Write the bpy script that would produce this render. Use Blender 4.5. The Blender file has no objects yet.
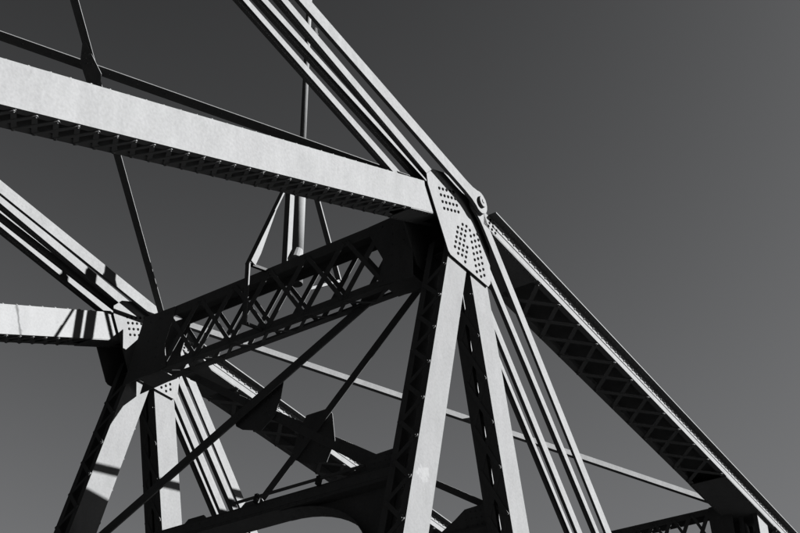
import bpy, math, random
from mathutils import Vector, Matrix
random.seed(7)
R = math.radians
scene = bpy.context.scene
coll = scene.collection

# ------------------------------------------------------------------ camera
Z0 = 26.0                                   # height of the upper pins over the river
cam_d = bpy.data.cameras.new('camera'); cam = bpy.data.objects.new('camera', cam_d); coll.objects.link(cam)
cam_d.sensor_width = 36.0; cam_d.lens = 1207.47 / 800 * 36.0
cam_d.clip_start = 0.1; cam_d.clip_end = 20000
right = Vector((0.57421819, -0.818676, -0.00656397))
down = Vector((0.43729862, 0.31347892, -0.84291215))
fwd = Vector((0.69212961, 0.48114507, 0.53801118))
mw = Matrix.Identity(4)
for i in range(3):
    mw[i][0] = right[i]; mw[i][1] = -down[i]; mw[i][2] = -fwd[i]
mw.translation = Vector((-14.1042, -8.3547, -11.5938 + Z0))
cam.matrix_world = mw
scene.camera = cam

# ------------------------------------------------------------------ sky and sun
SUN = Vector((-0.47, 1.0, -0.58)).normalized()      # the way the light travels
elev = math.asin(-SUN.z)
azim = math.atan2(-SUN.x, -SUN.y)                   # from +Y towards +X
world = bpy.data.worlds.new('World'); scene.world = world; world.use_nodes = True
wn = world.node_tree; wn.nodes.clear()
sky = wn.nodes.new('ShaderNodeTexSky'); sky.sky_type = 'NISHITA'; sky.sun_disc = False
sky.sun_elevation = elev; sky.sun_rotation = azim
sky.altitude = 200; sky.air_density = 1.0; sky.dust_density = 2.0; sky.ozone_density = 1.0
sep = wn.nodes.new('ShaderNodeSeparateColor')       # black and white film behind a red filter
comb = wn.nodes.new('ShaderNodeCombineColor')
bg = wn.nodes.new('ShaderNodeBackground'); bg.inputs['Strength'].default_value = 0.05
wo = wn.nodes.new('ShaderNodeOutputWorld')
wn.links.new(sky.outputs[0], sep.inputs[0])
film = wn.nodes.new('ShaderNodeMath'); film.operation = 'POWER'; film.inputs[1].default_value = 3.6
filt = wn.nodes.new('ShaderNodeMath'); filt.operation = 'MULTIPLY'; filt.inputs[1].default_value = 0.145
wn.links.new(sep.outputs[0], film.inputs[0]); wn.links.new(film.outputs[0], filt.inputs[0])
SHOULDER = 0.30                                      # the film's shoulder holds the brightest sky back
sh1 = wn.nodes.new('ShaderNodeMath'); sh1.operation = 'ADD'; sh1.inputs[1].default_value = SHOULDER
sh2 = wn.nodes.new('ShaderNodeMath'); sh2.operation = 'DIVIDE'
sh3 = wn.nodes.new('ShaderNodeMath'); sh3.operation = 'MULTIPLY'; sh3.inputs[1].default_value = SHOULDER
wn.links.new(filt.outputs[0], sh1.inputs[0]); wn.links.new(filt.outputs[0], sh2.inputs[0]); wn.links.new(sh1.outputs[0], sh2.inputs[1])
wn.links.new(sh2.outputs[0], sh3.inputs[0])
for i, tone in enumerate((0.985, 1.0, 1.03)):      # faintly cool print tone
    tn = wn.nodes.new('ShaderNodeMath'); tn.operation = 'MULTIPLY'; tn.inputs[1].default_value = tone
    wn.links.new(sh3.outputs[0], tn.inputs[0]); wn.links.new(tn.outputs[0], comb.inputs[i])
wn.links.new(comb.outputs[0], bg.inputs[0]); wn.links.new(bg.outputs[0], wo.inputs[0])
sun_d = bpy.data.lights.new('sun', 'SUN'); sun_d.energy = 5.0; sun_d.angle = R(0.5); sun_d.color = (0.99, 1.0, 1.01)
sun = bpy.data.objects.new('sun', sun_d); coll.objects.link(sun)
sun.rotation_euler = SUN.to_track_quat('-Z', 'Y').to_euler(); sun.location = (20, -40, 60)
vs = scene.view_settings
vs.view_transform = 'Standard'; vs.look = 'None'; vs.exposure = 4.0; vs.gamma = 1.0; vs.use_curve_mapping = False
scene.render.engine = 'CYCLES'
scene.cycles.max_bounces = 5; scene.cycles.diffuse_bounces = 3

# ------------------------------------------------------------------ materials
def mat_paint(name, lo, hi, rough=0.75, streak=0.5, patch=None, rust=0.0, seam=None):
    m = bpy.data.materials.new(name); m.use_nodes = True
    nt = m.node_tree; N = nt.nodes; L = nt.links
    b = N['Principled BSDF']; b.inputs['Roughness'].default_value = rough
    b.inputs['Specular IOR Level'].default_value = 0.0
    geo = N.new('ShaderNodeNewGeometry')
    mp = N.new('ShaderNodeMapping'); mp.inputs['Scale'].default_value = (3.0, 3.0, 0.9)
    L.new(geo.outputs['Position'], mp.inputs['Vector'])
    n1 = N.new('ShaderNodeTexNoise'); n1.inputs['Scale'].default_value = 1.6; n1.inputs['Detail'].default_value = 7; n1.inputs['Roughness'].default_value = 0.62
    L.new(mp.outputs[0], n1.inputs['Vector'])
    n2 = N.new('ShaderNodeTexNoise'); n2.inputs['Scale'].default_value = 26; n2.inputs['Detail'].default_value = 5
    L.new(geo.outputs['Position'], n2.inputs['Vector'])
    mix = N.new('ShaderNodeMix'); mix.data_type = 'FLOAT'; mix.inputs[0].default_value = streak
    L.new(n2.outputs['Fac'], mix.inputs[2]); L.new(n1.outputs['Fac'], mix.inputs[3])
    mr = N.new('ShaderNodeMapRange'); mr.inputs[1].default_value = 0.3; mr.inputs[2].default_value = 0.7
    mr.inputs[3].default_value = lo; mr.inputs[4].default_value = hi
    L.new(mix.outputs[0], mr.inputs[0])
    val = mr.outputs[0]
    # sparse dark weather spots
    n3 = N.new('ShaderNodeTexNoise'); n3.inputs['Scale'].default_value = 5.5; n3.inputs['Detail'].default_value = 9; n3.inputs['Roughness'].default_value = 0.7
    L.new(geo.outputs['Position'], n3.inputs['Vector'])
    sp = N.new('ShaderNodeMapRange'); sp.inputs[1].default_value = 0.62; sp.inputs[2].default_value = 0.72
    sp.inputs[3].default_value = 1.0; sp.inputs[4].default_value = 1.0 - rust
    L.new(n3.outputs['Fac'], sp.inputs[0])
    mul = N.new('ShaderNodeMath'); mul.operation = 'MULTIPLY'
    L.new(val, mul.inputs[0]); L.new(sp.outputs[0], mul.inputs[1]); val = mul.outputs[0]
    if patch:                                        # smear of paler touch-up paint
        d = N.new('ShaderNodeVectorMath'); d.operation = 'DISTANCE'; d.inputs[1].default_value = patch
        wob = N.new('ShaderNodeTexNoise'); wob.inputs['Scale'].default_value = 7; wob.inputs['Detail'].default_value = 4
        L.new(geo.outputs['Position'], wob.inputs['Vector'])
        L.new(geo.outputs['Position'], d.inputs[0])
        a = N.new('ShaderNodeMath'); a.operation = 'MULTIPLY_ADD'; a.inputs[1].default_value = 0.9; a.inputs[2].default_value = -0.45
        L.new(wob.outputs['Fac'], a.inputs[0])
        s = N.new('ShaderNodeMath'); s.operation = 'ADD'; L.new(d.outputs['Value'], s.inputs[0]); L.new(a.outputs[0], s.inputs[1])
        pm = N.new('ShaderNodeMapRange'); pm.inputs[1].default_value = 0.10; pm.inputs[2].default_value = 0.17
        pm.inputs[3].default_value = 0.006; pm.inputs[4].default_value = 0.0
        L.new(s.outputs[0], pm.inputs[0])
        ad = N.new('ShaderNodeMath'); ad.operation = 'ADD'; L.new(val, ad.inputs[0]); L.new(pm.outputs[0], ad.inputs[1]); val = ad.outputs[0]
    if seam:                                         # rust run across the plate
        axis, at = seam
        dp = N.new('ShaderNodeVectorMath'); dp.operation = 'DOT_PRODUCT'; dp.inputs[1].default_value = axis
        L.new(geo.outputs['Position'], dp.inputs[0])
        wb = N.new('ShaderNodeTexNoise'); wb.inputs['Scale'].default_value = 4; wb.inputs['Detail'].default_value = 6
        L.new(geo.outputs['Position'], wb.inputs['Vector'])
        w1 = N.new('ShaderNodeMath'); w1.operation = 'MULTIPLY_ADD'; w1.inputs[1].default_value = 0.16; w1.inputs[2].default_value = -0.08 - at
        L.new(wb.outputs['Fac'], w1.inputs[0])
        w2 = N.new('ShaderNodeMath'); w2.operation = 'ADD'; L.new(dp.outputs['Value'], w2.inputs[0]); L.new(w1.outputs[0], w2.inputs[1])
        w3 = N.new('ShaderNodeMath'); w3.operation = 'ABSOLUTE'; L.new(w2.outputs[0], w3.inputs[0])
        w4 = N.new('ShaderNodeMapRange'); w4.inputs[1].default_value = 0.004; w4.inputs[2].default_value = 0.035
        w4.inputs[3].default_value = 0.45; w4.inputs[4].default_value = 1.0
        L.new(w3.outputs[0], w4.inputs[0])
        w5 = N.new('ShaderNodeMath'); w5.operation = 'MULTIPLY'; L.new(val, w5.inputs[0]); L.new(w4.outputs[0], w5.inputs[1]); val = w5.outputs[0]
    cc = N.new('ShaderNodeCombineColor')
    for i in range(3): L.new(val, cc.inputs[i])
    L.new(cc.outputs[0], b.inputs['Base Color'])
    bp = N.new('ShaderNodeBump'); bp.inputs['Strength'].default_value = 0.12; bp.inputs['Distance'].default_value = 0.01
    L.new(n2.outputs['Fac'], bp.inputs['Height'])
    n4 = N.new('ShaderNodeTexNoise'); n4.inputs['Scale'].default_value = 1.3; n4.inputs['Detail'].default_value = 2     # plates are never quite flat
    L.new(geo.outputs['Position'], n4.inputs['Vector'])
    b2 = N.new('ShaderNodeBump'); b2.inputs['Strength'].default_value = 1.0; b2.inputs['Distance'].default_value = 0.016
    L.new(n4.outputs['Fac'], b2.inputs['Height']); L.new(bp.outputs[0], b2.inputs['Normal']); L.new(b2.outputs[0], b.inputs['Normal'])
    return m

PAINT = mat_paint('bridge_paint', 0.0275, 0.0375, rust=0.15)
PAINTP = mat_paint('bridge_paint_touched_up', 0.025, 0.032, patch=(-1.52, 0.0, Z0 - 5.25), rust=0.1)
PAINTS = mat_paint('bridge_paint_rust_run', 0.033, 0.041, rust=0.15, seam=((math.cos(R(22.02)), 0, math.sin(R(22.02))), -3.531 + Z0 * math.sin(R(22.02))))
POSTP = mat_paint('post_paint', 0.0255, 0.0335, rust=0.12)
WORN = mat_paint('weathered_steel', 0.012, 0.018, rough=0.6, rust=0.3)
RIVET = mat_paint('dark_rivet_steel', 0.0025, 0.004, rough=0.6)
GALV = mat_paint('galvanised_steel', 0.03, 0.038, rough=0.4, rust=0.2)
STONE = mat_paint('pier_stone', 0.04, 0.06, rough=0.9, rust=0.3)

def mat_water():
    m = bpy.data.materials.new('river_water'); m.use_nodes = True
    nt = m.node_tree; N = nt.nodes; L = nt.links
    b = N['Principled BSDF']; b.inputs['Base Color'].default_value = (0.004, 0.004, 0.004, 1)
    b.inputs['Roughness'].default_value = 0.5; b.inputs['Specular IOR Level'].default_value = 0.1
    g = N.new('ShaderNodeNewGeometry'); n = N.new('ShaderNodeTexNoise'); n.inputs['Scale'].default_value = 0.7; n.inputs['Detail'].default_value = 5
    L.new(g.outputs['Position'], n.inputs['Vector'])
    bp = N.new('ShaderNodeBump'); bp.inputs['Distance'].default_value = 0.3; L.new(n.outputs['Fac'], bp.inputs['Height']); L.new(bp.outputs[0], b.inputs['Normal'])
    return m
WATER = mat_water()

# ------------------------------------------------------------------ mesh helpers
Y = Vector((0, 1, 0))
def dr(th): return Vector((math.cos(R(th)), 0, math.sin(R(th))))
def pl(th): return Vector((-math.sin(R(th)), 0, math.cos(R(th))))

class Frame:
    """Local axes a (along), b (in plane), c (across) at an origin."""
    def __init__(self, o, a, b, c): self.o, self.a, self.b, self.c = Vector(o), a, b, c
    def p(self, s, n, y): return self.o + self.a * s + self.b * n + self.c * y

def tframe(th): return Frame((0, 0, Z0), dr(th), pl(th), Y)

class MB:
    def __init__(self): self.v = []; self.f = []
    def box(self, fr, s0, s1, n0, n1, y0, y1, bev=0.0):
        k = len(self.v)
        for s in (s0, s1):
            for n in (n0, n1):
                for y in (y0, y1): self.v.append(fr.p(s, n, y))
        self.f += [tuple(k + i for i in q) for q in ((0, 1, 3, 2), (4, 6, 7, 5), (0, 4, 5, 1), (2, 3, 7, 6), (0, 2, 6, 4), (1, 5, 7, 3))]
    def prism(self, fr, poly, c0, c1):
        k = len(self.v); m = len(poly)
        for c in (c0, c1):
            for (s, n) in poly: self.v.append(fr.p(s, n, c))
        self.f.append(tuple(k + i for i in range(m))); self.f.append(tuple(k + m + i for i in reversed(range(m))))
        for i in range(m):
            j = (i + 1) % m; self.f.append((k + i, k + m + i, k + m + j, k + j))
    def bar(self, p0, p1, w, t, up):
        """A straight bar of width w (across 'up' and the axis) and depth t (along 'up')."""
        p0 = Vector(p0); p1 = Vector(p1); a = (p1 - p0).normalized(); side = a.cross(up).normalized(); u = side.cross(a).normalized()
        self.box(Frame(p0, a, side, u), 0, (p1 - p0).length, -w / 2, w / 2, -t / 2, t / 2)
    def tube(self, p0, p1, r0, r1, seg=12):
        p0 = Vector(p0); p1 = Vector(p1); a = (p1 - p0).normalized()
        x = a.orthogonal().normalized(); y = a.cross(x); k = len(self.v)
        for (p, r) in ((p0, r0), (p1, r1)):
            for i in range(seg):
                t = 2 * math.pi * i / seg; self.v.append(p + (x * math.cos(t) + y * math.sin(t)) * r)
        self.f.append(tuple(k + i for i in reversed(range(seg)))); self.f.append(tuple(k + seg + i for i in range(seg)))
        for i in range(seg):
            j = (i + 1) % seg; self.f.append((k + i, k + j, k + seg + j, k + seg + i))
    def rivet(self, p, nrm, r=0.02, h=None, seg=8):
        h = h or r * 0.75
        p = Vector(p); nrm = nrm.normalized(); x = nrm.orthogonal().normalized(); y = nrm.cross(x); k = len(self.v)
        for (rr, hh) in ((1.0, 0.0), (0.86, 0.5), (0.5, 0.87)):
            for i in range(seg):
                t = 2 * math.pi * i / seg; self.v.append(p + (x * math.cos(t) + y * math.sin(t)) * r * rr + nrm * h * hh)
        self.v.append(p + nrm * h)
        for q in range(2):
            for i in range(seg):
                j = (i + 1) % seg; self.f.append((k + q * seg + i, k + q * seg + j, k + (q + 1) * seg + j, k + (q + 1) * seg + i))
        for i in range(seg): self.f.append((k + 2 * seg + i, k + 2 * seg + (i + 1) % seg, k + 3 * seg))
    def mesh(self, name, mat, smooth=False):
        me = bpy.data.meshes.new(name); me.from_pydata([tuple(v) for v in self.v], [], self.f)
        me.materials.append(mat); me.update()
        bad = me.validate()
        if smooth:
            for p in me.polygons: p.use_smooth = True
        return me
    def build(self, name, mat, parent=None, kind=None, smooth=False, origin=None):
        if origin is None and parent is None:
            lo = min(v.z for v in self.v); n = len(self.v)
            origin = Vector((sum(v.x for v in self.v) / n, sum(v.y for v in self.v) / n, lo))
        if origin is None: origin = self.v[0].copy()
        self.v = [v - origin for v in self.v]
        o = bpy.data.objects.new(name, self.mesh(name, mat, smooth)); coll.objects.link(o)
        fix_normals(o.data)
        put(o, Matrix.Translation(origin), parent)
        if kind: o['kind'] = kind
        return o

import bmesh
def fix_normals(me):
    bm = bmesh.new(); bm.from_mesh(me); bmesh.ops.recalc_face_normals(bm, faces=bm.faces); bm.to_mesh(me); bm.free()

WM = {}                                              # world matrices while building
def put(o, m, parent=None):
    WM[o] = m
    if parent is not None:
        o.parent = parent
        o.matrix_parent_inverse = Matrix.Identity(4)
        o.matrix_basis = WM[parent].inverted() @ m
    else: o.matrix_basis = m

def thing(name, label, cat, loc, group=None):
    o = bpy.data.objects.new(name, None); coll.objects.link(o); o.empty_display_size = 0.2
    put(o, Matrix.Translation(Vector(loc)))
    return tag(o, label, cat, group)
def tag(o, label, cat, group=None):
    o['label'] = label; o['category'] = cat
    if group: o['group'] = group
    return o
def structure(o): o['kind'] = 'structure'; return o

BARS = {}
def lacing(parent, p0, p1, face_n, w=0.055, t=0.010, mat=None, name='lacing_bar'):
    """One flat lacing bar as an object of its own; alike bars share a mesh."""
    p0 = Vector(p0); p1 = Vector(p1); L = (p1 - p0).length; mat = mat or PAINT
    key = (round(L, 3), w, t, mat.name)
    if key not in BARS:
        b = MB(); e = w * 0.45; h = w / 2
        poly = [(-e, -h * .55), (-e * .55, -h), (L + e * .55, -h), (L + e, -h * .55), (L + e, h * .55), (L + e * .55, h), (-e * .55, h), (-e, h * .55)]
        b.prism(Frame((0, 0, 0), Vector((1, 0, 0)), Vector((0, 1, 0)), Vector((0, 0, 1))), poly, 0, t)
        me = b.mesh(name, mat); fix_normals(me); BARS[key] = me
    a = (p1 - p0).normalized(); z = face_n.normalized(); y = z.cross(a).normalized(); z = a.cross(y)
    m = Matrix.Identity(4)
    for i in range(3): m[i][0] = a[i]; m[i][1] = y[i]; m[i][2] = z[i]
    m.translation = p0 + a * random.uniform(-.005, .005) + y * random.uniform(-.006, .006)
    o = bpy.data.objects.new(name, BARS[key]); coll.objects.link(o); put(o, m, parent)
    return o

def lace_face(parent, pt, nrm, s0, s1, pitch, rivets, double=True, w=0.055, t=0.010, rr=0.02, mat=None):
    """pt(s, side) gives the node on edge 0 / edge 1; bars cross between them."""
    n = max(1, int(round((s1 - s0) / pitch))); p = (s1 - s0) / n
    for i in range(n):
        a, b = s0 + i * p, s0 + (i + 1) * p
        if double:
            lacing(parent, pt(a, 0), pt(b, 1), nrm, w, t, mat)
            lacing(parent, pt(a, 1) + nrm * (t + .001), pt(b, 0) + nrm * (t + .001), nrm, w, t, mat)
        else:
            h = (a + b) / 2
            lacing(parent, pt(a, 0), pt(h, 1), nrm, w, t, mat)
            lacing(parent, pt(h, 1) + nrm * (t + .001), pt(b, 0) + nrm * (t + .001), nrm, w, t, mat)
    for i in range(n + 1):
        a = s0 + i * p
        rivets.rivet(pt(a, 0) + nrm * (2 * t + .001), nrm, rr)
        q = a if double else a + p / 2
        if q <= s1: rivets.rivet(pt(q, 1) + nrm * (2 * t + .001), nrm, rr)

def laced_member(t, fr, s0, s1, n0, n1, y0, y1, faces, tw=0.016, fl=0.085, ft=0.012, web_mat=None, lw=0.055, ends=None):
    """Two channel webs facing each other, laced on the faces named in `faces`
       faces: {'lo': (pitch, double, a, b), 'hi': (...)} on the n0 / n1 side."""
    riv = MB()
    b = MB(); b.box(fr, s0, s1, n0, n1, y0, y0 + tw); b.build('web_plate', web_mat or PAINT, t)
    b = MB(); b.box(fr, s0, s1, n0, n1, y1 - tw, y1); b.build('web_plate', PAINT, t)
    for (ya, yb) in ((y0 + tw, y0 + tw + fl), (y1 - tw - fl, y1 - tw)):
        for (na, nb) in ((n0, n0 + ft), (n1 - ft, n1)):
            b = MB(); b.box(fr, s0, s1, na, nb, ya, yb); b.build('flange', PAINT, t)
    e = 0.05
    for key, (pitch, double, a, c) in faces.items():
        nn, nrm = (n0, -fr.b) if key == 'lo' else (n1, fr.b)
        pt = lambda s, side, nn=nn: fr.p(s, nn, (y0 + e) if side == 0 else (y1 - e))
        lace_face(t, pt, nrm, a, c, pitch, riv, double, w=lw, rr=.017)
    if ends:
        for (a, c, key) in ends:
            nn = (n0 - .014, n0 - .001) if key == 'lo' else (n1 + .001, n1 + .014)
            b = MB(); b.box(fr, a, c, nn[0], nn[1], y0 + .006, y1 - .006); b.build('batten_plate', PAINT, t)
            nrm = -fr.b if key == 'lo' else fr.b; nv = nn[0] if key == 'lo' else nn[1]
            k = int((c - a) / .09)
            for i in range(k + 1):
                for yy in (y0 + .045, y1 - .045): riv.rivet(fr.p(a + .03 + i * (c - a - .06) / max(1, k), nv, yy), nrm, .017)
    if riv.v: riv.build('rivets', PAINT, t, kind='stuff', smooth=True)

# ------------------------------------------------------------------ the trusses
TB, TE, TC, T1, T2, TD = 22.02, -9.96, -6.23, -104.75, -77.45, -49.88
W = 7.0
ZB = -13.0                                           # bottom chord below the pins

def eyebar(name, fr, s0, s1, n0, n1, y0, t, head=0.2, dy=0.0):
    """Flat bar with a round head at the pin (s = 0 end) and one at the other end."""
    cn = (n0 + n1) / 2; hw = (n1 - n0) / 2
    b = MB(); poly = []
    far = s1 if abs(s1) > abs(s0) else s0; sg = 1 if far > 0 else -1
    def arc(cs, start, end, k=14):
        return [(cs + head * math.cos(start + (end - start) * i / k), cn + head * math.sin(start + (end - start) * i / k)) for i in range(k + 1)]
    a0 = math.asin(hw / head) + 0.35
    xn = head * math.cos(a0)
    # in a system where the bar runs to +s
    L = abs(far)
    pts = arc(0, a0, 2 * math.pi - a0)
    nk = 0.34
    poly = pts + [(xn + nk * .4, cn - hw * 1.12), (xn + nk, cn - hw), (L - xn - nk, cn - hw), (L - xn - nk * .4, cn - hw * 1.12)]
    poly += [(L - x_, y_) for (x_, y_) in [(p[0], 2 * cn - p[1]) for p in pts]]
    poly += [(L - xn - nk * .4, cn + hw * 1.12), (L - xn - nk, cn + hw), (xn + nk, cn + hw), (xn + nk * .4, cn + hw * 1.12)]
    poly = [(sg * p[0], p[1]) for p in poly]
    k = len(b.v); m = len(poly)
    for c in (0, t):
        for (s, n) in poly: b.v.append(fr.p(s, n, y0 + c + dy * abs(s) / L))
    b.f.append(tuple(k + i for i in range(m))); b.f.append(tuple(k + m + i for i in reversed(range(m))))
    for i in range(m):
        j = (i + 1) % m; b.f.append((k + i, k + m + i, k + m + j, k + j))
    return b

def rivet_grid(b, poly_pts, y, r=0.029):
    for (x, z) in poly_pts: b.rivet((x, y, Z0 + z), -Y, r)

def build_truss(side, dy):
    """side: words for labels; everything in the y = 0 plane, shifted by dy afterwards."""
    made = []
    def T(name, label, cat, loc, group=None):
        o = thing(name, label, cat, loc, group); made.append(o); return o
    def one(o, label, cat, group=None):
        tag(o, label, cat, group); made.append(o); return o
    near = side == 'near'
    # --- diagonal strut going down to the left from the joint
    fr = tframe(TB)
    t = T('diagonal_strut', 'wide pale riveted strut crossing the upper left, latticed underside, nearest the viewer' if near else
          'shorter pale riveted strut entering from the left edge below the far eyebars, striped by shadows', 'beam', fr.p(-10.8, -.22, .35), 'diagonal struts of the trusses')
    laced_member(t, fr, -10.9, -.72, -.258, .272, .045, .485, {'lo': (.285, True, -10.6, -2.1), 'hi': (.285, True, -10.6, -1.5)}, ends=[(-1.95, -1.1, 'lo')], lw=.06, web_mat=PAINT if near else PAINTS)
    # --- top chord going down to the right
    fr = tframe(TC)
    t = T('top_chord', 'long dark box chord descending to the lower right corner, pale lit edge, latticed underside' if near else
          'dark box chord behind the cross braces, running down to the right from the far joint', 'beam', fr.p(20, -.25, .3), 'box chords of the trusses')
    y0, y1, n0, n1 = -.11, .75, -.25, .02
    riv = MB()
    for (ya, yb) in ((y0, y0 + .016), (y1 - .016, y1)):
        b = MB(); b.box(fr, .22, 21.5, n0, n1, ya, yb); b.build('web_plate', PAINT, t)
    for (ya, yb, nv) in ((y0 - .012, y0 - .001, -.122), (y1 + .001, y1 + .012, -.122)):
        b = MB(); b.box(fr, .5, 21.5, nv, n1 - .002, ya, yb); b.build('flange_angle', PAINT, t)
    for (ya, yb) in ((y0 + .017, y0 + .11), (y1 - .11, y1 - .017)):
        b = MB(); b.box(fr, .3, 21.5, n0 + .002, n0 + .014, ya, yb); b.build('flange', PAINT, t)
    b = MB(); b.box(fr, .36, 21.5, n1, n1 + .022, y0 - .15, y1 + .15); b.build('cover_plate', PAINT, t)
    e = .06
    pt = lambda s, sd: fr.p(s, n0, (y0 + e) if sd == 0 else (y1 - e))
    lace_face(t, pt, -fr.b, 2.11, 10.03, .72, riv, True, w=.085, t=.014, rr=.024)
    lace_face(t, pt, -fr.b, 13.2, 21.1, .72, riv, True, w=.085, t=.014, rr=.024)
    for (a, c) in ((.5, 2.0), (10.2, 13.0)):
        b = MB(); b.box(fr, a, c, n0 - .016, n0 - .001, y0 + .004, y1 - .004); b.build('batten_plate', PAINT, t)
        k = int((c - a) / .11)
        for i in range(k + 1):
            for yy in (y0 + .05, y1 - .05): riv.rivet(fr.p(a + .04 + i * (c - a - .08) / k, n0 - .016, yy), -fr.b, .018)
    s = .8
    while s < 21.4:
        riv.rivet(fr.p(s, -.07, y0 - .012), -Y, .021, h=.024); s += .18
    s = .75
    while s < 21.4:
        riv.rivet(fr.p(s, n1, y0 - .075), -fr.b, .018, h=.016); s += .18
    riv.build('rivets', PAINT, t, kind='stuff', smooth=True)
    dots = MB()
    for i in range(3):
        for j in range(3): dots.rivet(fr.p(.36 + i * .11 + j * .03, -.2 + j * .085, y0), -Y, .027)
    dots.build('dark_rivets', RIVET, t, kind='stuff', smooth=True)
    # --- two raking posts
    for (th, pitch, double, nm) in ((T1, .68, False, 0), (T2, .68, True, 1)):
        fr = tframe(th)
        send = -ZB / math.sin(R(-th)) + .1
        if near: lab = ('broad pale raking post in front, left leg of the near inverted V' , 'right leg of the near inverted V, dark latticed side with small glints')[nm]
        else: lab = ('left leg of the far inverted V at lower left, crossed by shadow bands', 'right leg of the far inverted V, pale face beside four thin eyebars')[nm]
        t = T('truss_post', lab, 'post', fr.p(send, -.12, .21), 'raking posts of the trusses')
        laced_member(t, fr, 1.0, send, -.35, .17, .045, .465, {'lo': (pitch, double, 1.62, send - .6), 'hi': (pitch, double, 1.62, send - .6)},
                     web_mat=PAINTP if (near and nm == 0) else POSTP, lw=.07, fl=(.09, .165)[nm])
    # --- gusset plates of the joint
    t = T('joint_gusset', ('pale gusset plate' if near else 'half shaded gusset plate') + (' dotted with rivets joining all members at the near joint' if near else ' with a few lit rivets at the far joint'), 'gusset plate', (-.2, 0, Z0 - 1.32), 'gusset plates of the upper joints')
    fr0 = Frame((0, 0, Z0), Vector((1, 0, 0)), Vector((0, 0, 1)), Y)
    outline = [(-1.30, -.30), (-.76, -1.27), (-.70, -1.31), (.42, -1.34), (.50, -1.24), (.52, -.55), (.42, .02), (.16, .24), (-.16, .27), (-.80, .22), (-1.15, .08), (-1.33, -.12)]
    b = MB(); b.prism(fr0, outline, .0, .02); b.build('gusset_plate', PAINT, t)
    b = MB(); b.prism(fr0, outline, .60, .62); b.build('gusset_plate', PAINT, t)
    b = MB()
    P = lambda s, n, th: (lambda v: (v.x, v.z))(dr(th) * s + pl(th) * n)
    pts = []
    for i in range(5):
        for j in range(4): pts.append(P(-.98 + i * .115, -.16 + j * .115, TB))
    for i in range(7):
        for j in range(4):
            if (i < 5 and not (j == 3 and i > 3)) or j in (1, 2): pts.append(P(1.20 - i * .112 + (j % 2) * .056, -.27 + j * .105, T1))
    for i in range(8):
        for j in range(3): pts.append(P(1.22 - i * .105 + (j % 2) * .052, -.20 + j * .12, T2))
    rivet_grid(b, pts, 0.0)
    b.build('dark_rivets', RIVET, t, kind='stuff', smooth=True)
    # small tie plates and diaphragm inside the joint
    b = MB(); b.box(fr0, -.95, -.3, -.05, -.035, 0.024, .597); b.build('diaphragm_plate', PAINT, t)
    b = MB(); b.box(fr0, -.55, .35, -1.1, -1.085, 0.024, .597); b.build('diaphragm_plate', PAINT, t)
    # --- pin and nut
    t = T('joint_pin', 'round pin with a cap nut through the eyebar heads at the ' + ('near' if near else 'far') + ' joint', 'pin', (.0, -.24, Z0 - .08), 'pins of the upper joints')
    b = MB(); b.tube((0, -.17, Z0 + .02), (0, .82, Z0 + .02), .075, .075, 20); b.build('shaft', WORN, t, smooth=False)
    b = MB(); b.tube((0, -.232, Z0 + .02), (0, -.184, Z0 + .02), .098, .106, 20); n_ = b.build('nut', PAINT, t)
    b = MB(); b.tube((0, -.243, Z0 + .02), (0, -.2325, Z0 + .02), .034, .04, 14); b.build('thread_end', PAINT, t)
    # --- eyebars up to the left
    fr = tframe(TE)
    place = ['outermost', 'second', 'third', 'innermost']
    for k, (ya, yl) in enumerate(((-.18, -.17), (.20, .10), (.36, .36), (.68, .60))):
        b = eyebar('eyebar', fr, 0, -10.3, -.09, .144, ya, .06, head=.205, dy=(yl - ya) * 2)
        o = b.build('eyebar', PAINT)
        one(o, '%s of four parallel pale eyebars rising up left from the %s pin' % (place[k], side), 'eyebar', 'eyebars of the trusses')
    # --- eyebars down to the right
    fr = tframe(TD)
    for k, (ya, yl) in enumerate(((-.11, -.11), (.165, -.02), (.425, .33), (.63, .45))):
        b = eyebar('eyebar', fr, 0, 17.0, -.10, .105, ya, .045, head=.19, dy=yl - ya)
        o = b.build('eyebar', PAINT)
        one(o, '%s of four thin eyebars slanting down right below the %s pin' % (place[k], side), 'eyebar', 'eyebars of the trusses')
    # --- parts of the truss beyond the frame: tower post, end post, bottom chord
    for (x, zt, lab, hw) in ((-10.2, 1.9, 'tall laced tower post carrying the left ends of the %s eyebars' % side, .35), (12.35, -1.55, 'laced end post under the lower end of the %s box chord' % side, .3)):
        fv = Frame((x, 0, Z0), Vector((0, 0, -1)), Vector((1, 0, 0)), Y)
        t = T('tower_post' if x < 0 else 'end_post', lab, 'post', (x, .2, Z0 + ZB))
        laced_member(t, fv, -zt, -ZB + .1, -hw, hw, -.02 + (.0 if x > 0 else 0), .42, {'lo': (.7, True, -zt + .9, -ZB - .6), 'hi': (.7, True, -zt + .9, -ZB - .6)}, lw=.06)
    fb = Frame((0, 0, Z0 + ZB), Vector((1, 0, 0)), Vector((0, 0, 1)), Y)
    t = T('bottom_chord', 'riveted bottom chord of the %s truss resting on the stone piers' % side, 'beam', (0, .2, Z0 + ZB - .6))
    for (ya, yb) in ((-.05, -.03), (.47, .49)):
        b = MB(); b.box(fb, -16, 26, -.6, -.05, ya, yb); b.build('web_plate', PAINT, t)
    b = MB(); b.box(fb, -16, 26, -.05, -.03, -.1, .54); b.build('cover_plate', PAINT, t)
    b = MB(); b.box(fb, -16, 26, -.62, -.6, -.1, .54); b.build('bottom_plate', PAINT, t)
    for o in made:
        m = WM[o].copy(); m.translation.y += dy; WM[o] = m; o.matrix_basis = m
    return made

build_truss('near', 0.0)
build_truss('far', W)

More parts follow.
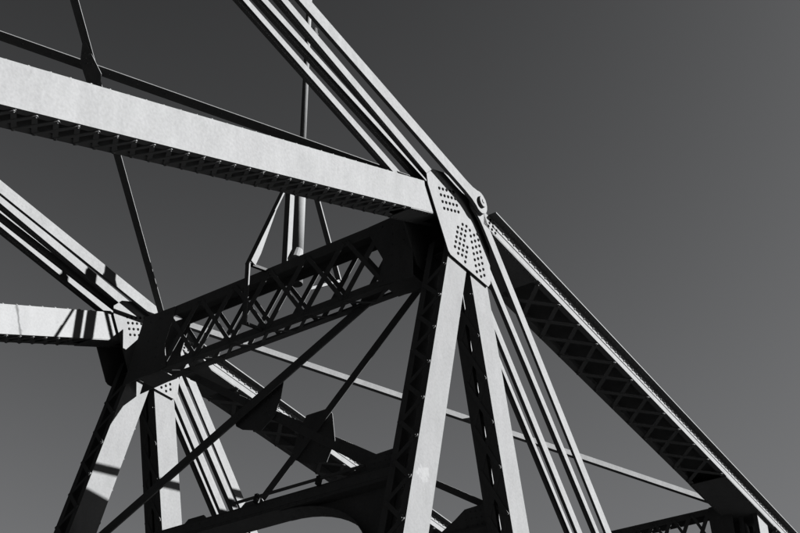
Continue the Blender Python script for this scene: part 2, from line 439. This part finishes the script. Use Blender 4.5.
# ------------------------------------------------------------------ latticed cross struts
def cross_strut(t, x0, x1, z0, z1, ya, yb, panels, ch=.19, bw=.11, chb=.125, back=True):
    """Box of four chord angles along Y with X bracing on both faces and lacing below."""
    fr = Frame((0, 0, Z0), Y, Vector((0, 0, 1)), Vector((1, 0, 0)))
    riv = MB()
    for (xa, sgn) in ((x0, 1), (x1, -1)):
        for (za, zs) in ((z0, 1), (z1, -1)):
            b = MB(); ch_ = ch; ch = chb if za == z0 else ch_
            b.box(fr, ya, yb, min(za, za + zs * ch), max(za, za + zs * ch), min(xa, xa + sgn * .014), max(xa, xa + sgn * .014))
            b.box(fr, ya, yb, min(za, za + zs * .014), max(za, za + zs * .014), min(xa + sgn * .0145, xa + sgn * ch), max(xa + sgn * .0145, xa + sgn * ch))
            b.build('chord_angle', PAINT, t); ch = ch_
    p = (yb - ya) / panels
    for xa, nrm in ((x0, Vector((-1, 0, 0))), (x1, Vector((1, 0, 0))))[:2 if back else 1]:
        for i in range(panels):
            a, c = ya + i * p, ya + (i + 1) * p
            za, zc = Z0 + z0 + chb * .6, Z0 + z1 - ch * .6
            lacing(t, (xa, a + .04, zc), (xa, c - .04, za), nrm, bw, .009, name='brace_bar')
            lacing(t, Vector((xa, a + .04, za)) + nrm * .010, Vector((xa, c - .04, zc)) + nrm * .010, nrm, bw * .7, .008, name='brace_bar')
            for (yy, zz) in ((a + .04, zc), (c - .04, za), (a + .04, za), (c - .04, zc)):
                riv.rivet(Vector((xa, yy, zz)) + nrm * .018, nrm, .02)
    n = panels * 2
    p = (yb - ya) / n
    for i in range(n):
        a, c = ya + i * p, ya + (i + 1) * p
        l, r = (x0 + .05, x1 - .05) if i % 2 == 0 else (x1 - .05, x0 + .05)
        for zz, nz in ((z0, Vector((0, 0, -1))), (z1, Vector((0, 0, 1)))):
            lacing(t, (l, a, Z0 + zz), (r, c, Z0 + zz), nz, .055, .01)
    return riv, fr

t = thing('cross_strut', 'dark latticed cross strut spanning between the two upper joints', 'cross strut', (-.67, 3.7, Z0 - 1.55))
sx0, sx1, sz0, sz1 = -.86, -.46, -1.54, -.30
riv, fr = cross_strut(t, sx0, sx1, sz0, sz1, 1.15, 6.05, 6)
for (a, c, flare) in ((.60, 1.16, 1), (6.04, 6.64, -1)):
    for xa in (sx0 - .016, sx1 + .002):
        b = MB()
        if flare == 1: poly = [(a, sz0 - .05), (c + .12, sz0 + .02), (c + .02, sz0 + .5), (c + .35, sz1 - .06), (c + .3, sz1 - .01), (a, sz1 + .02)]
        else: poly = [(c + .34, sz0 - .05), (a - .12, sz0 + .02), (a - .02, sz0 + .5), (a - .22, sz1 - .06), (a - .2, sz1 - .01), (c, sz1 + .02)]
        b.prism(fr, poly, xa, xa + .014); b.build('end_plate', PAINT, t)
        for i in range(6):
            for j in range(2): riv.rivet(fr.p(a + (c - a) * (.3 + .4 * j), sz0 + .1 + i * .2, xa), Vector((-1, 0, 0)), .018)
    b = MB(); b.box(fr, a, c, sz0 - .016, sz0 - .002, sx0, sx1); b.build('end_plate', PAINT, t)
riv.build('rivets', PAINT, t, kind='stuff', smooth=True)

kx0, kx1, kz1 = 11.85, 12.25, -1.30
t = thing('portal_strut', 'dark lattice strut joining the lower ends of the box chords, lower right', 'cross strut', (12.05, 3.7, Z0 + kz1 - .95))
riv, fr = cross_strut(t, kx0, kx1, kz1 - .95, kz1, 1.0, 6.2, 11, ch=.14, bw=.10, back=False)
for (a, c) in ((.5, 1.02), (6.18, 6.9)):
    for xa in (kx0 - .016, kx1 + .002):
        b = MB(); b.prism(fr, [(a, kz1 - 1.05), (c, kz1 - .95), (c + .03, kz1 - .1), (c, kz1 + .01), (a, kz1 + .05)], xa, xa + .014); b.build('end_plate', PAINT, t)
riv.build('rivets', PAINT, t, kind='stuff', smooth=True)

# ------------------------------------------------------------------ sway frames between the raking posts
def pframe(th): return Frame((0, 0, Z0), dr(th), Y, pl(th))     # s down the post, y across, offset out of plane
def brace(name, label, pts, w, tt, up, mat=None, group=None, cat='brace', end=True):
    t = None
    b = MB(); b.bar(pts[0], pts[1], w, tt, up)
    o = b.build(name, mat or PAINT); tag(o, label, cat, group); return o

def angle_brace(name, label, p0, p1, w, up, group=None):
    """Two angles back to back with small batten spacers: flange + stem."""
    t = thing(name, label, 'brace', Vector(p0) if p0[2] < p1[2] else Vector(p1), group)
    p0 = Vector(p0); p1 = Vector(p1); a = (p1 - p0).normalized(); side = a.cross(up).normalized(); u = side.cross(a)
    fr = Frame(p0, a, side, u); L = (p1 - p0).length
    b = MB(); b.box(fr, 0, L, -w / 2, w / 2, -.014, 0); b.build('flange', PAINT, t)
    b = MB(); b.box(fr, 0, L, -.02, .02, .0005, w * .3); b.build('stem', PAINT, t)
    riv = MB(); s = .25
    while s < L:
        riv.rivet(fr.p(s, 0, -.014), -u, .015); s += .45
    riv.build('rivets', PAINT, t, kind='stuff', smooth=True)
    return t

f1 = pframe(T1); f2 = pframe(T2)
g = 'sway braces between the posts'
c1, c2 = -.12, -.14
angle_brace('sway_brace', 'thick dark brace slanting from the near joint down to the lower left corner', f1.p(.72, .50, c1), f1.p(5.05, 6.75, c1), .215, f1.c, g)
angle_brace('sway_brace', 'dark brace slanting from the far joint down right to the broad post', f1.p(1.15, 6.4, c1 + .14), f1.p(5.35, .45, c1 + .14), .13, f1.c, g)
angle_brace('sway_brace', 'thinner dark brace slanting from the near joint down to the left', f2.p(.75, .62, c2), f2.p(5.2, 6.75, c2), .13, f2.c, g)
angle_brace('sway_brace', 'dark brace from the far joint to the right leg of the near inverted V', f2.p(1.15, 6.4, c2 + .12), f2.p(4.95, .45, c2 + .12), .105, f2.c, g)

def mid_gusset(label, fr, poly, c, pts, flip=1):
    t = thing('brace_gusset', label, 'gusset plate', fr.p(max(p[0] for p in poly), sum(p[1] for p in poly) / len(poly), c), 'gusset plates where the sway braces cross')
    b = MB(); b.prism(fr, poly, c - .008, c + .001); b.build('gusset_plate', PAINT, t)
    b = MB()
    for (s, y) in pts: b.rivet(fr.p(s, y, c - .008), -fr.c, .018)
    b.build('rivets', PAINT, t, kind='stuff', smooth=True)
def gpts(cs, cy, d1, d2):
    out = []
    for d in (d1, d2):
        n = Vector((-d[1], d[0]))
        for k in (-4, -3, -2, 2, 3, 4):
            for q in (-.04, .04): out.append((cs + d[0] * k * .1 + n.x * q, cy + d[1] * k * .1 + n.y * q))
    return out
mid_gusset('dark gusset plate where the thick brace crosses, left of the two', f1, [(2.60, 3.30), (3.0, 3.26), (3.36, 3.30), (3.58, 3.5), (3.42, 3.95), (3.3, 4.12), (3.05, 4.25), (2.92, 4.05), (2.55, 3.52)], c1 + .09, gpts(3.02, 3.72, (.57, .82), (.58, -.81)))
mid_gusset('dark gusset plate where the thinner brace crosses, right of the two', f2, [(2.60, 3.77), (2.60, 3.28), (2.72, 3.22), (3.18, 3.23), (3.5, 3.45), (3.42, 3.9), (3.31, 4.10), (3.22, 4.16), (2.92, 4.03)], c2 + .06, gpts(3.04, 3.70, (.585, .81), (.55, -.83)))

def sway_strut(label, fr, c, s_top, far_s):
    t = thing('sway_strut', label, 'cross strut', fr.p(s_top + .9, 3.7, c), 'arched sway struts between the posts')
    ya, yb = .44, 6.98
    riv = MB()
    for (ca, cb) in ((c - .14, c - .126), (c + .126, c + .14)):
        b = MB(); b.box(fr, s_top, s_top + .16, ya, yb, ca, cb); b.build('chord_angle', PAINT, t)
        b = MB(); b.box(fr, s_top + .165, s_top + .215, ya, yb, ca, cb); b.build('chord_angle', PAINT, t)
    b = MB(); b.box(fr, s_top - .012, s_top - .001, ya, yb, c - .15, c + .15); b.build('cover_plate', PAINT, t)
    b = MB(); b.box(fr, s_top + .216, s_top + .228, ya, yb, c - .15, c + .15); b.build('bottom_plate', PAINT, t)
    # arched knee brackets: plate with a curved lower edge and a curved flange
    for (y0, sg) in ((ya, 1), (yb, -1)):
        arc = []
        for i in range(15):
            q = math.pi / 2 * i / 14
            arc.append((s_top + .235 + 1.25 * (1 - math.sin(q)) ** 1.0, y0 + sg * (.22 + 1.75 * (1 - math.cos(q)))))
        poly = [(s_top + .215, y0)] + [(s_top + 1.52, y0)] + arc
        b = MB(); b.prism(fr, poly, c - .008, c + .008); b.build('knee_bracket', PAINT, t)
        for i in range(14):
            pass
        b = MB()
        for i in range(14):
            (sa, yy), (sb, yz) = arc[i], arc[i + 1]
            k = len(b.v)
            for (s_, y_) in ((sa, yy), (sb, yz)):
                for cc in (c - .13, c + .13):
                    b.v.append(fr.p(s_, y_, cc)); b.v.append(fr.p(s_ + .016, y_ + sg * .004, cc))
            b.f += [(k, k + 2, k + 6, k + 4), (k + 1, k + 5, k + 7, k + 3), (k, k + 4, k + 5, k + 1), (k + 2, k + 3, k + 7, k + 6)]
            for cc in (-.07, .07): riv.rivet(fr.p((sa + sb) / 2 + .016, (yy + yz) / 2, c + cc), fr.a, .016)
        b.build('knee_flange', PAINT, t)
        # upper gusset that catches the brace end
        b = MB(); b.prism(fr, [(s_top - .015, y0), (s_top - .34, y0), (s_top - .32, y0 + sg * .42), (s_top - .2, y0 + sg * .62), (s_top - .015, y0 + sg * 1.0)], c - .1, c - .086); b.build('end_plate', PAINT, t)
        b = MB(); b.prism(fr, [(s_top - .015, y0), (s_top - .34, y0), (s_top - .32, y0 + sg * .42), (s_top - .2, y0 + sg * .62), (s_top - .015, y0 + sg * 1.0)], c + .086, c + .1); b.build('end_plate', PAINT, t)
        for i in range(5):
            for j in range(3): riv.rivet(fr.p(s_top - .06 - j * .1, y0 + sg * (.06 + i * .09), c - .1), -fr.c, .016)
    y = ya + 1.2
    while y < yb - 1.2:
        riv.rivet(fr.p(s_top + .06, y, c - .14), -fr.c, .016); riv.rivet(fr.p(s_top + .19, y, c - .14), -fr.c, .016); y += .16
    for yc in (3.15, 4.3):
        b = MB(); b.prism(fr, [(s_top - .013, yc - .32), (s_top - .2, yc - .16), (s_top - .2, yc + .16), (s_top - .013, yc + .32)], c - .02, c + .02); b.build('splice_plate', PAINT, t)
    riv.build('rivets', PAINT, t, kind='stuff', smooth=True)
    return t
sway_strut('dark arched strut with curved knee bracket joining the left legs, bottom centre', f1, c1, 5.26, 0)
sway_strut('dark arched strut joining the right legs, mostly hidden behind the front posts', f2, c2, 5.20, 0)
# service pipe clamped along the front strut
t = thing('service_pipe', 'thin pipe clamped along the top of the front arched strut', 'pipe', f1.p(5.17, 1.0, c1 - .2))
b = MB(); b.tube(f1.p(5.17, .95, c1 - .19), f1.p(5.17, 3.4, c1 - .19), .024, .024, 10); b.build('pipe', GALV, t, smooth=True)
for yy in (1.75, 2.9):
    b = MB(); b.box(f1, 5.135, 5.27, yy - .03, yy + .03, c1 - .225, c1 - .151); b.build('clamp', WORN, t)

# ------------------------------------------------------------------ top lateral bracing
fe = Frame((0, 0, Z0), dr(TE), Y, pl(TE)); fc = Frame((0, 0, Z0), dr(TC), Y, pl(TC))
g = 'top lateral braces'
angle_brace('lateral_brace', 'dark brace rising steeply from the far joint past the wide near strut', fe.p(.1, 7.05, .0), fe.p(-10.1, .35, .0), .125, fe.c, g)
angle_brace('lateral_brace', 'dark brace running behind the wide near strut to the upper left edge', fe.p(-.45, .25, .09), fe.p(-10.6, 6.95, .09), .19, fe.c, g)
t = thing('brace_gusset', 'small dark gusset plate at the upper left where two braces cross', 'gusset plate', fe.p(-5.3, 3.5, .0))
b = MB(); b.prism(fe, [(-5.90, 3.15), (-5.82, 3.15), (-5.28, 3.38), (-5.06, 3.66), (-5.18, 3.77), (-5.62, 3.50)], -.028, -.018); b.build('gusset_plate', PAINT, t)
b = MB()
for (s, y) in [(-5.36 + k * .1 * .83 - q * .55, 3.5 + k * .1 * .55 + q * .83) for k in (-4, -3, -2, 2, 3) for q in (-.035, .035)]: b.rivet(fe.p(s, y, -.028), -fe.c, .017)
b.build('rivets', PAINT, t, kind='stuff', smooth=True)

def rod(label, p0, p1):
    t = thing('lateral_rod', label, 'rod', p1, 'lateral rods between the chords')
    a = (Vector(p1) - Vector(p0)).normalized(); up = Vector((0, 0, 1))
    b = MB(); b.bar(p0, p1, .10, .12, up); b.build('bar', PAINT, t)
    b = MB()
    q0, q1 = Vector(p0) + a * .02, Vector(p0) + a * .5
    b.bar(q0, q1, .17, .05, up); b.build('clevis', PAINT, t)
    b = MB(); b.bar(Vector(p1) - a * .5, Vector(p1) - a * .02, .17, .05, up); b.build('clevis', PAINT, t)
rod('slender pale rod crossing behind the near posts towards the lower right joint', fc.p(-.5, 7.1, .16), fc.p(12.7, .55, .16))
rod('slender rod from the near joint to the far chord, hidden behind the right post', fc.p(.3, .55, .3), fc.p(12.7, 7.1, .16))

# ------------------------------------------------------------------ mast on the cross strut
mx, my, mz = -.15, 3.6, sz1
t = thing('signal_mast', 'slender mast with splayed legs standing on the cross strut behind the wide strut', 'mast', (mx, my, Z0 + mz + .02))
def P(x, y, z): return Vector((x, y, Z0 + z))
b = MB(); b.tube(P(mx, my, .1), P(mx, my, 2.75), .105, .10, 20); b.build('lower_pole', GALV, t, smooth=True)
b = MB(); b.tube(P(mx, my, 2.75), P(mx, my, 9.2), .062, .05, 16); b.build('upper_pole', GALV, t, smooth=True)
b = MB(); b.tube(P(mx - .27, my + .02, -.2), P(mx - .27, my + .02, 2.05), .085, .085, 4); b.build('stub_post', GALV, t)
b = MB(); b.tube(P(mx, my, -.28), P(mx, my, .1), .12, .115, 16); b.build('base_sleeve', WORN, t)
b = MB(); b.tube(P(mx - .16, my - .1, .12), P(mx - .1, my - .1, .34), .12, .09, 14); b.build('junction_box', GALV, t)
b = MB(); b.tube(P(mx, my, 2.0), P(mx, my, 2.5), .13, .13, 16); b.build('collar', WORN, t)
NX = Vector((1, 0, .05))
for (x, y, z) in ((-1.32, my + .1, -.42), (.95, my - .1, .3)):
    b = MB(); b.bar(P(mx + (x - mx) * .06, y, 2.35), P(x, y, z), .11, .03, NX); b.build('leg', GALV, t)
a0, a1 = P(-1.32, my + .03, -.42), P(mx + (-1.32 - mx) * .06, my + .03, 2.35)
la = (a1 - a0).normalized(); lb = Y.cross(la).normalized(); LL = (a1 - a0).length
b = MB(); b.prism(Frame(a0, la, lb, Y), [(.03, -.02), (.03, .1), (LL * .12, .1), (LL * .5, .0), (LL * .5, -.02)], -.01, .01); b.build('leg_flange', GALV, t)
b = MB(); b.bar(P(-1.32, my + .1, -.42), P(-.75, my + .1, -.29), .06, .05, Vector((0, 0, 1))); b.build('outrigger', WORN, t)
b = MB(); b.bar(P(-1.32, my + .1, -.40), P(-1.30, my + .1, -1.6), .09, .03, NX); b.build('hanger', PAINT, t)
b = MB(); b.bar(P(-1.30, my + .1, -1.58), P(-.8, my + .1, -1.5), .05, .05, Vector((0, 0, 1))); b.build('outrigger', WORN, t)
b = MB(); b.bar(P(.95, my - .1, .3), P(.1, my - .1, -.29), .07, .05, Vector((0, 0, 1))); b.build('outrigger', PAINT, t)
b = MB(); b.tube(P(mx - .03, my - .06, 5.75), P(mx + .16, my - .12, 5.75), .05, .05, 12); b.tube(P(mx + .1, my - .1, 5.68), P(mx + .1, my - .1, 5.9), .07, .05, 12); b.build('bracket_lamp', WORN, t)

# ------------------------------------------------------------------ piers and river (below the frame)
for (x, lab) in ((-14.0, 'massive stone pier under the left end of the bridge'), (24.0, 'massive stone pier under the right end of the bridge')):
    t = thing('bridge_pier', lab, 'pier', (x, 3.7, -2))
    fr = Frame((x, 3.7, 0), Vector((1, 0, 0)), Y, Vector((0, 0, 1)))
    b = MB()
    k = 0
    for (z, hx, hy) in ((-2, 2.6, 7.2), (Z0 + ZB - 1.3, 1.9, 6.2)):
        for (sx, sy) in ((-1, -1), (1, -1), (1, 1), (-1, 1)): b.v.append(fr.p(sx * hx, sy * hy, z))
    b.f += [(0, 1, 2, 3), (4, 5, 6, 7), (0, 1, 5, 4), (1, 2, 6, 5), (2, 3, 7, 6), (3, 0, 4, 7)]
    b.build('shaft', STONE, t)
    b = MB(); b.box(fr, -2.2, 2.2, -6.5, 6.5, Z0 + ZB - 1.299, Z0 + ZB - .62); b.build('cap', STONE, t)
b = MB(); S = 6000
b.v += [Vector((-S, -S, 0)), Vector((S, -S, 0)), Vector((S, S, 0)), Vector((-S, S, 0))]; b.f.append((0, 1, 2, 3))
structure(b.build('river', WATER, origin=Vector((0, 0, 0))))
